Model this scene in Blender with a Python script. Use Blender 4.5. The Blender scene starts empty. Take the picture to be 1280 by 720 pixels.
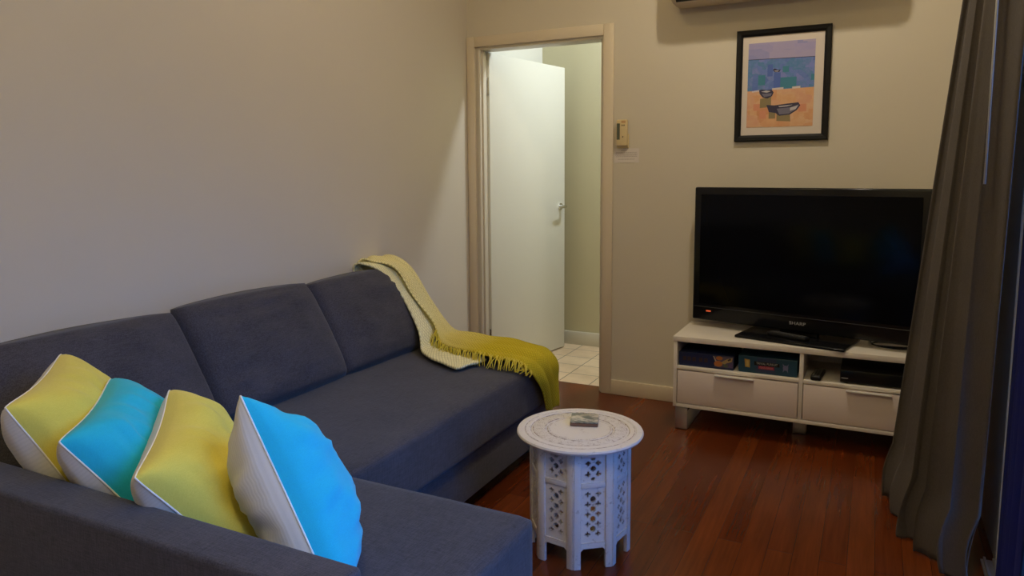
import bpy, bmesh, math, random
from mathutils import Vector, Matrix, noise
random.seed(7)
PI = math.pi
COL = bpy.context.scene.collection

# ------------------------------------------------------------------ helpers
def link(o):
    COL.objects.link(o); return o

def obj(name, bm, mat, parent=None, smooth=False, kind=None, label=None, mods=None):
    bmesh.ops.recalc_face_normals(bm, faces=bm.faces[:])
    me = bpy.data.meshes.new(name)
    bm.to_mesh(me); bm.free()
    for m in (mat if isinstance(mat, (list, tuple)) else [mat]):
        me.materials.append(m)
    if smooth:
        for p in me.polygons: p.use_smooth = True
        if smooth == 'auto':
            try: me.set_sharp_from_angle(angle=math.radians(35))
            except Exception: pass
    o = link(bpy.data.objects.new(name, me))
    if parent is not None:
        o.parent = parent
        o.matrix_parent_inverse = parent_world(parent).inverted()
    if kind: o['kind'] = kind
    if label: o['label'] = label
    return o

def local_matrix(o):
    return Matrix.LocRotScale(o.location, o.rotation_euler, o.scale)

def parent_world(o):
    m = local_matrix(o)
    if o.parent is not None:
        m = parent_world(o.parent) @ o.matrix_parent_inverse @ m
    return m

def thing(name, label, cat, loc=(0, 0, 0), rz=0.0, group=None):
    o = link(bpy.data.objects.new(name, None))
    o.empty_display_size = 0.1
    o.location = loc; o.rotation_euler = (0, 0, rz)
    o['label'] = label; o['category'] = cat
    if group: o['group'] = group
    return o

def tag(o, label, cat, group=None):
    o['label'] = label; o['category'] = cat
    if group: o['group'] = group
    return o

def struct(name, bm, mat, smooth=False, parent=None):
    o = obj(name, bm, mat, parent, smooth)
    o['kind'] = 'structure'
    return o

def box(bm, x0, x1, y0, y1, z0, z1, bev=0.0, seg=2, M=None, mi=0):
    vs = [bm.verts.new((x, y, z)) for z in (z0, z1) for y in (y0, y1) for x in (x0, x1)]
    fs = [bm.faces.new([vs[i] for i in q]) for q in
          ((0, 2, 3, 1), (4, 5, 7, 6), (0, 1, 5, 4), (2, 6, 7, 3), (0, 4, 6, 2), (1, 3, 7, 5))]
    for f in fs: f.material_index = mi
    allv = vs
    if bev > 0:
        es = list({e for f in fs for e in f.edges})
        r = bmesh.ops.bevel(bm, geom=es, offset=bev, segments=seg, profile=0.5, affect='EDGES')
        allv = list({v for f in r['faces'] for v in f.verts} | {v for v in vs if v.is_valid})
        for f in r['faces']: f.material_index = mi
    if M is not None:
        for v in allv: v.co = M @ v.co
    return allv

def bx(*a, **k):
    bm = bmesh.new(); box(bm, *a, **k); return bm

def tube(bm, pts, r, seg=10, cap=True):
    rings = []
    n = len(pts); pts = [Vector(p) for p in pts]
    up = Vector((0, 0, 1))
    prev = None
    for i, p in enumerate(pts):
        d = (pts[min(i + 1, n - 1)] - pts[max(i - 1, 0)]).normalized()
        if prev is None:
            a = up if abs(d.dot(up)) < 0.9 else Vector((1, 0, 0))
            s = d.cross(a).normalized()
        else:
            s = (prev - d * prev.dot(d)).normalized()
        prev = s
        t = d.cross(s)
        rr = r[i] if isinstance(r, (list, tuple)) else r
        rings.append([bm.verts.new(p + (s * math.cos(2 * PI * k / seg) + t * math.sin(2 * PI * k / seg)) * rr) for k in range(seg)])
    for a, b in zip(rings, rings[1:]):
        for k in range(seg):
            bm.faces.new((a[k], a[(k + 1) % seg], b[(k + 1) % seg], b[k]))
    if cap:
        bm.faces.new(rings[0]); bm.faces.new(rings[-1])

def lathe(bm, prof, cx=0, cy=0, seg=64):
    rings = []
    for r, z in prof:
        if r < 1e-6:
            rings.append([bm.verts.new((cx, cy, z))])
        else:
            rings.append([bm.verts.new((cx + r * math.cos(2 * PI * k / seg), cy + r * math.sin(2 * PI * k / seg), z)) for k in range(seg)])
    for a, b in zip(rings, rings[1:]):
        for k in range(seg):
            k2 = (k + 1) % seg
            if len(a) == 1: bm.faces.new((a[0], b[k], b[k2]))
            elif len(b) == 1: bm.faces.new((a[k], b[0], a[k2]))
            else: bm.faces.new((a[k], a[k2], b[k2], b[k]))

def poly(bm, pts, d, depth):
    """flat polygon pts (3D) extruded by vector d*depth"""
    a = [bm.verts.new(p) for p in pts]
    b = [bm.verts.new(Vector(p) + Vector(d) * depth) for p in pts]
    n = len(a)
    bm.faces.new(a); bm.faces.new(b[::-1])
    for i in range(n):
        bm.faces.new((a[i], b[i], b[(i + 1) % n], a[(i + 1) % n]))

def grid_surface(bm, rows, closed=False):
    """rows: list of lists of Vectors"""
    g = [[bm.verts.new(p) for p in r] for r in rows]
    for a, b in zip(g, g[1:]):
        for i in range(len(a) - 1):
            bm.faces.new((a[i], a[i + 1], b[i + 1], b[i]))
    return g

# ------------------------------------------------------------------ materials
def mat_base(name):
    m = bpy.data.materials.new(name); m.use_nodes = True
    nt = m.node_tree
    b = nt.nodes['Principled BSDF']
    return m, nt, b

def plain(name, col, rough=0.5, metal=0.0, spec=0.5, coat=0.0, emis=None, es=0):
    m, nt, b = mat_base(name)
    b.inputs['Base Color'].default_value = (*col, 1)
    b.inputs['Roughness'].default_value = rough
    b.inputs['Metallic'].default_value = metal
    b.inputs['Specular IOR Level'].default_value = spec
    b.inputs['Coat Weight'].default_value = coat
    if emis:
        b.inputs['Emission Color'].default_value = (*emis, 1)
        b.inputs['Emission Strength'].default_value = es
    return m

def N(nt, t, **k):
    n = nt.nodes.new(t)
    for a, v in k.items(): setattr(n, a, v)
    return n

def coords(nt, scale=(1, 1, 1), rot=(0, 0, 0), loc=(0, 0, 0)):
    tc = N(nt, 'ShaderNodeTexCoord'); mp = N(nt, 'ShaderNodeMapping')
    nt.links.new(tc.outputs['Object'], mp.inputs['Vector'])
    mp.inputs['Scale'].default_value = scale
    mp.inputs['Rotation'].default_value = rot
    mp.inputs['Location'].default_value = loc
    return mp.outputs['Vector']

def noise_n(nt, vec, scale, detail=4, rough=0.5):
    n = N(nt, 'ShaderNodeTexNoise')
    nt.links.new(vec, n.inputs['Vector'])
    n.inputs['Scale'].default_value = scale
    n.inputs['Detail'].default_value = detail
    n.inputs['Roughness'].default_value = rough
    return n.outputs['Fac']

def ramp(nt, fac, stops):
    r = N(nt, 'ShaderNodeValToRGB')
    while len(r.color_ramp.elements) < len(stops): r.color_ramp.elements.new(0.5)
    for e, (p, c) in zip(r.color_ramp.elements, stops):
        e.position = p; e.color = (*c, 1)
    nt.links.new(fac, r.inputs['Fac'])
    return r.outputs['Color']

def math_n(nt, op, a, b=None):
    n = N(nt, 'ShaderNodeMath', operation=op)
    for i, v in enumerate((a, b)):
        if v is None: continue
        if isinstance(v, (int, float)): n.inputs[i].default_value = v
        else: nt.links.new(v, n.inputs[i])
    return n.outputs[0]

def bump(nt, b, h, strength=0.3, dist=0.002):
    n = N(nt, 'ShaderNodeBump')
    n.inputs['Strength'].default_value = strength
    n.inputs['Distance'].default_value = dist
    nt.links.new(h, n.inputs['Height'])
    nt.links.new(n.outputs['Normal'], b.inputs['Normal'])

def mixc(nt, fac, a, b, blend='MIX'):
    n = N(nt, 'ShaderNodeMix', data_type='RGBA', blend_type=blend)
    for i, v in ((0, fac), (6, a), (7, b)):
        if isinstance(v, (int, float)): n.inputs[i].default_value = v
        elif isinstance(v, tuple): n.inputs[i].default_value = (*v, 1)
        else: nt.links.new(v, n.inputs[i])
    return n.outputs[2]

def weave(name, c1, c2, sc=420, rough=0.9, bstr=0.25, streak=70, sheen=0.15):
    """woven cloth: thread noise running both ways"""
    m, nt, b = mat_base(name)
    tot = None
    for s in ((streak / sc, 1, 1), (1, streak / sc, 1), (1, 1, streak / sc)):
        v = coords(nt, scale=s)
        f = noise_n(nt, v, sc, 2, 0.5)
        tot = f if tot is None else math_n(nt, 'ADD', tot, f)
    f = math_n(nt, 'DIVIDE', tot, 3.0)
    big = noise_n(nt, coords(nt), 6, 2, 0.5)
    f2 = math_n(nt, 'ADD', math_n(nt, 'MULTIPLY', f, 0.85), math_n(nt, 'MULTIPLY', big, 0.15))
    c = ramp(nt, f2, [(0.36, c1), (0.64, c2)])
    nt.links.new(c, b.inputs['Base Color'])
    b.inputs['Roughness'].default_value = rough
    b.inputs['Specular IOR Level'].default_value = 0.2
    b.inputs['Sheen Weight'].default_value = sheen
    bump(nt, b, f, bstr, 0.0012)
    return m

def wall_paint(name, col):
    m, nt, b = mat_base(name)
    v = coords(nt)
    f = noise_n(nt, v, 1.3, 3)
    k = tuple(x * 0.97 for x in col)
    nt.links.new(ramp(nt, f, [(0.3, k), (0.7, col)]), b.inputs['Base Color'])
    b.inputs['Roughness'].default_value = 0.75
    b.inputs['Specular IOR Level'].default_value = 0.3
    bump(nt, b, noise_n(nt, v, 260, 3), 0.06, 0.001)
    return m

M = {}
M['wall'] = wall_paint('wall_cream_paint', (0.64, 0.58, 0.48))
M['hallwall'] = wall_paint('hall_paint', (0.58, 0.54, 0.36))
M['hallwhite'] = wall_paint('hall_white_paint', (0.78, 0.78, 0.72))
M['ceil'] = wall_paint('ceiling_white', (0.75, 0.73, 0.68))
M['trim'] = plain('cream_gloss_trim', (0.70, 0.60, 0.46), 0.4)
M['doorpaint'] = plain('white_door_paint', (0.76, 0.76, 0.69), 0.4)
M['chrome'] = plain('chrome', (0.7, 0.7, 0.7), 0.18, 1.0)
M['alu'] = plain('brushed_aluminium', (0.62, 0.62, 0.64), 0.35, 0.9)
M['pull'] = plain('pale_anodised_metal', (0.78, 0.76, 0.74), 0.45, 0.25)
M['sofa'] = weave('slate_sofa_fabric', (0.027, 0.026, 0.033), (0.086, 0.081, 0.100), 420, streak=28)
M['darkbase'] = plain('black_underside_cloth', (0.02, 0.02, 0.022), 0.9)
M['yellow'] = weave('yellow_cotton', (0.66, 0.57, 0.085), (0.78, 0.68, 0.13), 900, bstr=0.1)
M['blue'] = weave('turquoise_cotton', (0.015, 0.43, 0.62), (0.025, 0.53, 0.74), 900, bstr=0.1)
M['piping'] = plain('white_piping', (0.78, 0.76, 0.70), 0.8)
M['black'] = plain('black_plastic', (0.010, 0.010, 0.011), 0.4, spec=0.3)
M['blackgloss'] = plain('gloss_black_plastic', (0.008, 0.008, 0.010), 0.16, spec=0.25)
M['screen'] = plain('dark_screen_glass', (0.003, 0.003, 0.004), 0.09, spec=0.12)
M['white_lam'] = plain('white_laminate', (0.80, 0.74, 0.68), 0.35)
M['drawerfront'] = plain('white_matt_drawer', (0.80, 0.70, 0.66), 0.42)
M['frameblack'] = plain('black_satin_wood', (0.010, 0.009, 0.009), 0.55, spec=0.2)
M['mat'] = plain('off_white_mount_board', (0.66, 0.58, 0.52), 0.8)
M['ivory'] = plain('aged_ivory_plastic', (0.66, 0.52, 0.28), 0.45)
M['lcd'] = plain('grey_lcd', (0.09, 0.10, 0.07), 0.2)
M['btn'] = plain('dark_button', (0.12, 0.08, 0.05), 0.5)
M['btngrey'] = plain('grey_button', (0.16, 0.16, 0.16), 0.5)
M['paper'] = plain('white_paper', (0.68, 0.62, 0.58), 0.8)
M['ink'] = plain('faded_grey_ink', (0.40, 0.34, 0.32), 0.8)
M['ac'] = plain('cream_air_conditioner_plastic', (0.66, 0.55, 0.40), 0.45)
M['slot'] = plain('dark_slot', (0.02, 0.018, 0.015), 0.7)

def striped():
    m, nt, b = mat_base('white_ribbed_cotton')
    w = N(nt, 'ShaderNodeTexWave', wave_type='BANDS', bands_direction='X')
    uv = N(nt, 'ShaderNodeUVMap')
    nt.links.new(uv.outputs['UV'], w.inputs['Vector'])
    w.inputs['Scale'].default_value = 15.0
    w.inputs['Distortion'].default_value = 0.0
    nt.links.new(ramp(nt, w.outputs['Fac'], [(0.2, (0.76, 0.755, 0.715)), (0.6, (0.80, 0.79, 0.75))]), b.inputs['Base Color'])
    b.inputs['Roughness'].default_value = 0.9
    bump(nt, b, w.outputs['Fac'], 0.12, 0.001)
    return m
M['ribbed'] = striped()

def floor_wood():
    m, nt, b = mat_base('jarrah_floor_boards')
    v = coords(nt, rot=(0, 0, PI / 2))
    br = N(nt, 'ShaderNodeTexBrick')
    nt.links.new(v, br.inputs['Vector'])
    br.offset = 0.37; br.squash = 1.0
    br.inputs['Color1'].default_value = (0, 0, 0, 1)
    br.inputs['Color2'].default_value = (1, 1, 1, 1)
    br.inputs['Mortar'].default_value = (0.5, 0.5, 0.5, 1)
    br.inputs['Scale'].default_value = 1.0
    br.inputs['Mortar Size'].default_value = 0.0007
    br.inputs['Mortar Smooth'].default_value = 0.3
    br.inputs['Brick Width'].default_value = 2.3
    br.inputs['Row Height'].default_value = 0.083
    tone = ramp(nt, br.outputs['Color'], [(0.0, (0.125, 0.023, 0.004)), (0.3, (0.150, 0.029, 0.005)),
                                          (0.6, (0.170, 0.035, 0.006)), (1.0, (0.215, 0.049, 0.009))])
    vg = coords(nt, scale=(22, 1.1, 1))
    g = noise_n(nt, vg, 3.0, 6, 0.6)
    vg2 = coords(nt, scale=(5, 0.8, 1), loc=(3, 1, 0))
    g2 = noise_n(nt, vg2, 2.2, 3, 0.5)
    c = mixc(nt, 0.75, tone, ramp(nt, g, [(0.28, (0.62, 0.62, 0.62)), (0.72, (1.12, 1.12, 1.12))]), 'MULTIPLY')
    c = mixc(nt, 0.6, c, ramp(nt, g2, [(0.3, (0.6, 0.6, 0.6)), (0.7, (1.2, 1.2, 1.2))]), 'MULTIPLY')
    c = mixc(nt, br.outputs['Fac'], c, (0.02, 0.006, 0.003))
    nt.links.new(c, b.inputs['Base Color'])
    b.inputs['Roughness'].default_value = 0.27
    b.inputs['Specular IOR Level'].default_value = 0.5
    h = math_n(nt, 'SUBTRACT', math_n(nt, 'MULTIPLY', g, 0.04), br.outputs['Fac'])
    bump(nt, b, h, 0.2, 0.0008)
    return m
M['floor'] = floor_wood()

def tiles():
    m, nt, b = mat_base('hall_floor_tiles')
    v = coords(nt, loc=(-0.162, -0.1, 0))
    br = N(nt, 'ShaderNodeTexBrick')
    nt.links.new(v, br.inputs['Vector'])
    br.offset = 0.0; br.squash = 1.0
    br.inputs['Scale'].default_value = 1.0
    br.inputs['Brick Width'].default_value = 0.2
    br.inputs['Row Height'].default_value = 0.2
    br.inputs['Mortar Size'].default_value = 0.003
    br.inputs['Mortar Smooth'].default_value = 0.1
    br.inputs['Color1'].default_value = (0.72, 0.56, 0.38, 1)
    br.inputs['Color2'].default_value = (0.80, 0.65, 0.46, 1)
    br.inputs['Mortar'].default_value = (0.17, 0.14, 0.10, 1)
    n = noise_n(nt, v, 9, 4)
    c = mixc(nt, 0.5, br.outputs['Color'], ramp(nt, n, [(0.3, (0.8, 0.76, 0.7)), (0.7, (1.1, 1.1, 1.1))]), 'MULTIPLY')
    nt.links.new(c, b.inputs['Base Color'])
    b.inputs['Roughness'].default_value = 0.35
    bump(nt, b, math_n(nt, 'MULTIPLY', br.outputs['Fac'], -1.0), 0.4, 0.002)
    return m
M['tile'] = tiles()

def whitewash(name, rings=False, centre=(0, 0)):
    """white-washed timber: worn brown in the grooves"""
    m, nt, b = mat_base(name)
    v = coords(nt)
    n1 = noise_n(nt, v, 38, 5, 0.65)
    wear = ramp(nt, n1, [(0.30, (1, 1, 1)), (0.40, (0, 0, 0))])
    h = n1
    fac = math_n(nt, 'MULTIPLY', wear, 0.55)
    if not rings:      # paint rubbed through along edges; shade lines of the recesses are painted in too
        bv = N(nt, 'ShaderNodeBevel'); bv.samples = 4; bv.inputs['Radius'].default_value = 0.005
        ge = N(nt, 'ShaderNodeNewGeometry'); vm = N(nt, 'ShaderNodeVectorMath', operation='DOT_PRODUCT')
        nt.links.new(bv.outputs['Normal'], vm.inputs[0]); nt.links.new(ge.outputs['Normal'], vm.inputs[1])
        ed = ramp(nt, vm.outputs['Value'], [(0.88, (1, 1, 1)), (0.985, (0, 0, 0))])
        pat = ramp(nt, noise_n(nt, v, 30, 4, 0.6), [(0.38, (0.15, 0.15, 0.15)), (0.62, (1, 1, 1))])
        fac = math_n(nt, 'MAXIMUM', fac, math_n(nt, 'MULTIPLY', math_n(nt, 'MULTIPLY', ed, pat), 0.75))
    if rings:
        tc = N(nt, 'ShaderNodeTexCoord'); sep = N(nt, 'ShaderNodeSeparateXYZ')
        mp = N(nt, 'ShaderNodeMapping'); mp.inputs['Location'].default_value = (-centre[0], -centre[1], 0)
        nt.links.new(tc.outputs['Object'], mp.inputs['Vector']); nt.links.new(mp.outputs['Vector'], sep.inputs[0])
        x, y = sep.outputs[0], sep.outputs[1]
        r = math_n(nt, 'SQRT', math_n(nt, 'ADD', math_n(nt, 'MULTIPLY', x, x), math_n(nt, 'MULTIPLY', y, y)))
        ang = math_n(nt, 'ARCTAN2', y, x)
        def ring(rad, w):
            d = math_n(nt, 'ABSOLUTE', math_n(nt, 'SUBTRACT', r, rad))
            return math_n(nt, 'LESS_THAN', d, w)
        g = ring(0.112, 0.0016)
        for q in (0.119, 0.160, 0.168, 0.186): g = math_n(nt, 'MAXIMUM', g, ring(q, 0.0014))
        # beaded border and scrolling carved leaves between the rings
        bead = math_n(nt, 'MULTIPLY', ring(0.105, 0.003), math_n(nt, 'GREATER_THAN', math_n(nt, 'SINE', math_n(nt, 'MULTIPLY', ang, 96)), 0.2))
        band = math_n(nt, 'LESS_THAN', math_n(nt, 'ABSOLUTE', math_n(nt, 'SUBTRACT', r, 0.1395)), 0.019)
        s1 = math_n(nt, 'SINE', math_n(nt, 'ADD', math_n(nt, 'MULTIPLY', ang, 26), math_n(nt, 'MULTIPLY', math_n(nt, 'SINE', math_n(nt, 'MULTIPLY', r, 330)), 2.2)))
        s2 = math_n(nt, 'SINE', math_n(nt, 'MULTIPLY', r, 420))
        lv = math_n(nt, 'LESS_THAN', math_n(nt, 'ABSOLUTE', math_n(nt, 'ADD', s1, math_n(nt, 'MULTIPLY', s2, 0.6))), 0.26)
        leaves = math_n(nt, 'MULTIPLY', band, lv)
        br_n = ramp(nt, noise_n(nt, v, 60, 3), [(0.42, (0.15, 0.15, 0.15)), (0.6, (1, 1, 1))])
        carve = math_n(nt, 'MAXIMUM', g, math_n(nt, 'MAXIMUM', bead, leaves))
        tint = math_n(nt, 'MULTIPLY', math_n(nt, 'MULTIPLY', carve, br_n), 0.8)
        fac = math_n(nt, 'MAXIMUM', math_n(nt, 'MULTIPLY', fac, 0.5), tint)
        h = math_n(nt, 'SUBTRACT', math_n(nt, 'MULTIPLY', n1, 0.2), carve)
    c = mixc(nt, fac, (0.74, 0.70, 0.69), (0.20, 0.12, 0.09))
    nt.links.new(c, b.inputs['Base Color'])
    b.inputs['Roughness'].default_value = 0.6
    bump(nt, b, h, 0.6, 0.0015)
    return m
TC = (1.40, -1.70)
M['wwtop'] = whitewash('whitewashed_carved_top', True, (0, 0))
M['ww'] = whitewash('whitewashed_timber')

# ------------------------------------------------------------------ camera
cd = bpy.data.cameras.new('camera'); cam = link(bpy.data.objects.new('camera', cd))
a, b_, c_ = 0.46320588, 0.11802105, 0.00698591
f_px, cy0 = 905.6, 321.9
fwd = Vector((-math.sin(a) * math.cos(b_), math.cos(a) * math.cos(b_), -math.sin(b_)))
right = Vector((math.cos(a), math.sin(a), 0)); down = fwd.cross(right)
r2 = right * math.cos(c_) + down * math.sin(c_)
d2 = down * math.cos(c_) - right * math.sin(c_)
CAM = Vector((2.26678014, -3.94712809, 1.29476665))
cam.matrix_world = Matrix(((r2.x, -d2.x, -fwd.x, CAM.x), (r2.y, -d2.y, -fwd.y, CAM.y), (r2.z, -d2.z, -fwd.z, CAM.z), (0, 0, 0, 1)))
cd.sensor_width = 36; cd.lens = f_px / 1280 * 36
cd.shift_y = -(360 - cy0) / 1280
cd.clip_start = 0.05
bpy.context.scene.camera = cam

# ------------------------------------------------------------------ room shell
RX = 2.68       # right wall inner face
CZ = 3.0        # ceiling
YB = -5.2       # rear wall
HX1 = 1.9       # hall right side
struct('floor', bx(-0.12, RX + 0.14, YB - 0.12, 0.10, -0.06, 0), M['floor'])
struct('wall_left', bx(-0.12, 0, YB - 0.12, 0.10, 0, CZ), M['wall'])
bm = bmesh.new()
box(bm, 0, 0.07, 0, 0.10, 0, CZ); box(bm, 0.07, 0.90, 0, 0.10, 2.055, CZ); box(bm, 0.90, RX + 0.14, 0, 0.10, 0, CZ)
struct('wall_back', bm, M['wall'])
struct('wall_rear', bx(0, RX, YB - 0.12, YB, 0, CZ), M['wall'])
WY0, WY1, WZ = -3.75, -1.22, 2.25    # glazed opening in the right wall
bm = bmesh.new()
box(bm, RX, RX + 0.14, WY1, 0, 0, CZ); box(bm, RX, RX + 0.14, WY0, WY1, WZ, CZ); box(bm, RX, RX + 0.14, YB - 0.12, WY0, 0, CZ)
struct('wall_right', bm, M['wall'])
struct('ceiling', bx(-0.12, RX + 0.14, YB - 0.12, 0.10, CZ, CZ + 0.1), M['ceil'])

# hallway behind the door
struct('floor_hall', bx(-0.12, HX1 + 0.1, 0.10, 1.17, -0.06, 0), M['tile'])
struct('wall_hall_back', bx(0.033, HX1, 1.05, 1.17, 0, CZ), M['hallwall'])
struct('wall_hall_left', bx(-0.12, 0.033, 0.10, 1.17, 0, CZ), M['hallwhite'])
struct('wall_hall_right', bx(HX1, HX1 + 0.1, 0.10, 1.17, 0, CZ), M['hallwall'])
struct('ceiling_hall', bx(-0.12, HX1 + 0.1, 0.10, 1.17, CZ, CZ + 0.1), M['ceil'])

def skirting(name, x0, x1, y0, y1, h=0.086):
    bm = bmesh.new(); box(bm, x0, x1, y0, y1, 0, h, bev=0.004)
    return struct(name, bm, M['trim'], smooth='auto')
skirting('baseboard_back', 0.94, RX, -0.016, 0.0)
skirting('baseboard_left', 0, 0.016, -5.2, -0.016)
bm = bmesh.new(); box(bm, 0.033, HX1, 1.034, 1.05, 0, 0.10, bev=0.004)
struct('baseboard_hall', bm, plain('white_skirting', (0.66, 0.64, 0.55), 0.4), smooth='auto')

# architrave: three boards and jamb lining with door stop
bm = bmesh.new()
box(bm, 0.002, 0.056, -0.016, 0.0, 0, 2.105, bev=0.004)
box(bm, 0.88, 0.94, -0.016, 0.0, 0, 2.105, bev=0.004)
box(bm, 0.056, 0.88, -0.016, 0.0, 2.043, 2.105, bev=0.004)
struct('trim_1', bm, M['trim'], smooth='auto')
bm = bmesh.new()
box(bm, 0.066, 0.086, 0.0, 0.112, 0, 2.045, bev=0.002)
box(bm, 0.868, 0.888, 0.0, 0.112, 0, 2.045, bev=0.002)
box(bm, 0.086, 0.868, 0.0, 0.112, 2.028, 2.048, bev=0.002)
box(bm, 0.086, 0.098, 0.02, 0.06, 0, 2.028, bev=0.001)
box(bm, 0.856, 0.868, 0.02, 0.06, 0, 2.028, bev=0.001)
struct('trim_2', bm, plain('jamb_paint', (0.66, 0.60, 0.50), 0.4), smooth='auto')

# door leaf, opened into the hall
hinge = Vector((0.105, 0.085, 0)); free = Vector((0.262, 0.925, 0))
ddir = (free - hinge); dl = ddir.length; dang = math.atan2(ddir.y, ddir.x)
door = link(bpy.data.objects.new('door_1', None)); door['kind'] = 'structure'
door.location = hinge; door.rotation_euler = (0, 0, dang)
DM = Matrix.Translation(hinge) @ Matrix.Rotation(dang, 4, 'Z')
bm = bmesh.new(); box(bm, 0, dl, 0, 0.036, 0.008, 2.022, bev=0.0015, M=DM)
obj('door_leaf', bm, M['doorpaint'], door, 'auto')
bm = bmesh.new()
def dp(x, y, z): return DM @ Vector((x, y, z))
HXd, HZ = dl - 0.06, 1.045
for s, y0 in ((-1, 0.0),):
    tube(bm, [dp(HXd, y0, HZ), dp(HXd, y0 + s * 0.008, HZ)], 0.024, 20)
    tube(bm, [dp(HXd, y0, HZ), dp(HXd, y0 + s * 0.045, HZ), dp(HXd - 0.004, y0 + s * 0.052, HZ), dp(HXd - 0.02, y0 + s * 0.056, HZ), dp(HXd - 0.10, y0 + s * 0.054, HZ - 0.006)],
         [0.010, 0.010, 0.010, 0.010, 0.007], 12)
tube(bm, [dp(HXd, 0.036, HZ), dp(HXd, 0.044, HZ)], 0.024, 20)
tube(bm, [dp(HXd, 0.036, HZ), dp(HXd, 0.081, HZ), dp(HXd - 0.02, 0.09, HZ), dp(HXd - 0.10, 0.09, HZ)], 0.009, 12)
obj('door_handle', bm, M['chrome'], door, 'auto', label='chrome lever handle')
for z in (0.24, 1.82):
    bm = bmesh.new()
    tube(bm, [(0.099, 0.078, z - 0.05), (0.099, 0.078, z + 0.05)], 0.006, 10)
    box(bm, 0.087, 0.099, 0.076, 0.080, z - 0.05, z + 0.05)
    obj('hinge', bm, M['chrome'], door, 'auto', label='steel butt hinge')

# sliding glass door in the right wall
win = link(bpy.data.objects.new('window_1', None)); win['kind'] = 'structure'; win.location = (RX + 0.07, (WY0 + WY1) / 2, 0)
fm = plain('dark_window_frame', (0.05, 0.05, 0.055), 0.4, 0.6)
bm = bmesh.new()
for (y0, y1) in ((WY1 - 0.05, WY1), (WY0, WY0 + 0.05), ((WY0 + WY1) / 2 - 0.035, (WY0 + WY1) / 2 + 0.035)):
    box(bm, RX + 0.045, RX + 0.10, y0, y1, 0.0, WZ, bev=0.003)
box(bm, RX + 0.045, RX + 0.10, WY0, WY1, WZ - 0.05, WZ, bev=0.003)
box(bm, RX + 0.045, RX + 0.10, WY0, WY1, 0.0, 0.05, bev=0.003)
obj('window_frame', bm, fm, win, 'auto')
bm = bmesh.new()
for k in range(3): box(bm, RX - 0.035 + k * 0.026, RX - 0.028 + k * 0.026, WY0 + 0.01, WY1 - 0.0, 0.0005, 0.016, bev=0.001)
box(bm, RX - 0.042, RX + 0.04, WY0 + 0.01, WY1, 0.0003, 0.006)
obj('door_track', bm, M['alu'], win, 'auto', label='aluminium sliding door track')
gm, nt, b = mat_base('window_glass')
for n in list(nt.nodes):
    if n.type != 'OUTPUT_MATERIAL': nt.nodes.remove(n)
out = [n for n in nt.nodes][0]
tr = N(nt, 'ShaderNodeBsdfTransparent'); gl = N(nt, 'ShaderNodeBsdfGlossy'); gl.inputs['Roughness'].default_value = 0.02
fr = N(nt, 'ShaderNodeFresnel'); fr.inputs['IOR'].default_value = 1.45; mx = N(nt, 'ShaderNodeMixShader')
nt.links.new(fr.outputs[0], mx.inputs[0]); nt.links.new(tr.outputs[0], mx.inputs[1]); nt.links.new(gl.outputs[0], mx.inputs[2])
nt.links.new(mx.outputs[0], out.inputs['Surface'])
bm = bmesh.new()
for y0, y1 in ((WY0 + 0.05, (WY0 + WY1) / 2 - 0.035), ((WY0 + WY1) / 2 + 0.035, WY1 - 0.05)):
    box(bm, RX + 0.069, RX + 0.075, y0, y1, 0.05, WZ - 0.05)
obj('glass_pane', bm, gm, win)
struct('ground', bx(RX + 0.14, RX + 8, -12, 6, -0.12, -0.04), plain('outdoor_paving', (0.25, 0.25, 0.26), 0.8))

# ------------------------------------------------------------------ sofa
sofa = thing('corner_sofa', 'dark slate grey fabric corner sofa with chaise and storage base along the left wall', 'sofa', (0.5, -2.0, 0))
SY0, SY1 = -3.155, -0.95           # overall length
CHY = -2.38                        # chaise inner edge
SX, CX = 0.965, 1.545              # seat front, chaise end
AY = -3.055                        # arm inner face
def soft(bm, x0, x1, y0, y1, z0, z1, r, dome=0.0, n=18):
    """upholstered block: rounded box with a slightly domed top"""
    vs = box(bm, x0, x1, y0, y1, z0, z1, bev=r, seg=4)
    return vs
def domed(x0, x1, y0, y1, z0, z1, r, dome, seed=0, nx=26, ny=40):
    bm = bmesh.new()
    bmesh.ops.create_cube(bm, size=2.0)
    bmesh.ops.subdivide_edges(bm, edges=bm.edges[:], cuts=20, use_grid_fill=True)
    hx, hy, hz = (x1 - x0) / 2, (y1 - y0) / 2, (z1 - z0) / 2
    c = Vector(((x0 + x1) / 2, (y0 + y1) / 2, (z0 + z1) / 2))
    for v in bm.verts:
        def warp(t, h):       # push samples towards the edges so the rounding has vertices
            return math.copysign(abs(t) ** 0.6, t) * h
        p = Vector((warp(v.co.x, hx), warp(v.co.y, hy), warp(v.co.z, hz)))
        q = Vector((max(-hx + r, min(hx - r, p.x)), max(-hy + r, min(hy - r, p.y)), max(-hz + r, min(hz - r, p.z))))
        d = p - q
        if d.length > 1e-9:
            # project box shell onto rounded shell
            p = q + d.normalized() * min(d.length, r) if d.length > r else p
            if d.length <= r and (abs(d.x) > 1e-6) + (abs(d.y) > 1e-6) + (abs(d.z) > 1e-6) > 1: p = q + d.normalized() * r
        u, w = p.x / hx, p.y / hy
        if p.z > 0:
            p.z += dome * (1 - u ** 4) * (1 - w ** 4) + 0.0025 * noise.noise(Vector((p.x * 4 + seed, p.y * 4, 0)))
        v.co = p + c
    return bm
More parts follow.
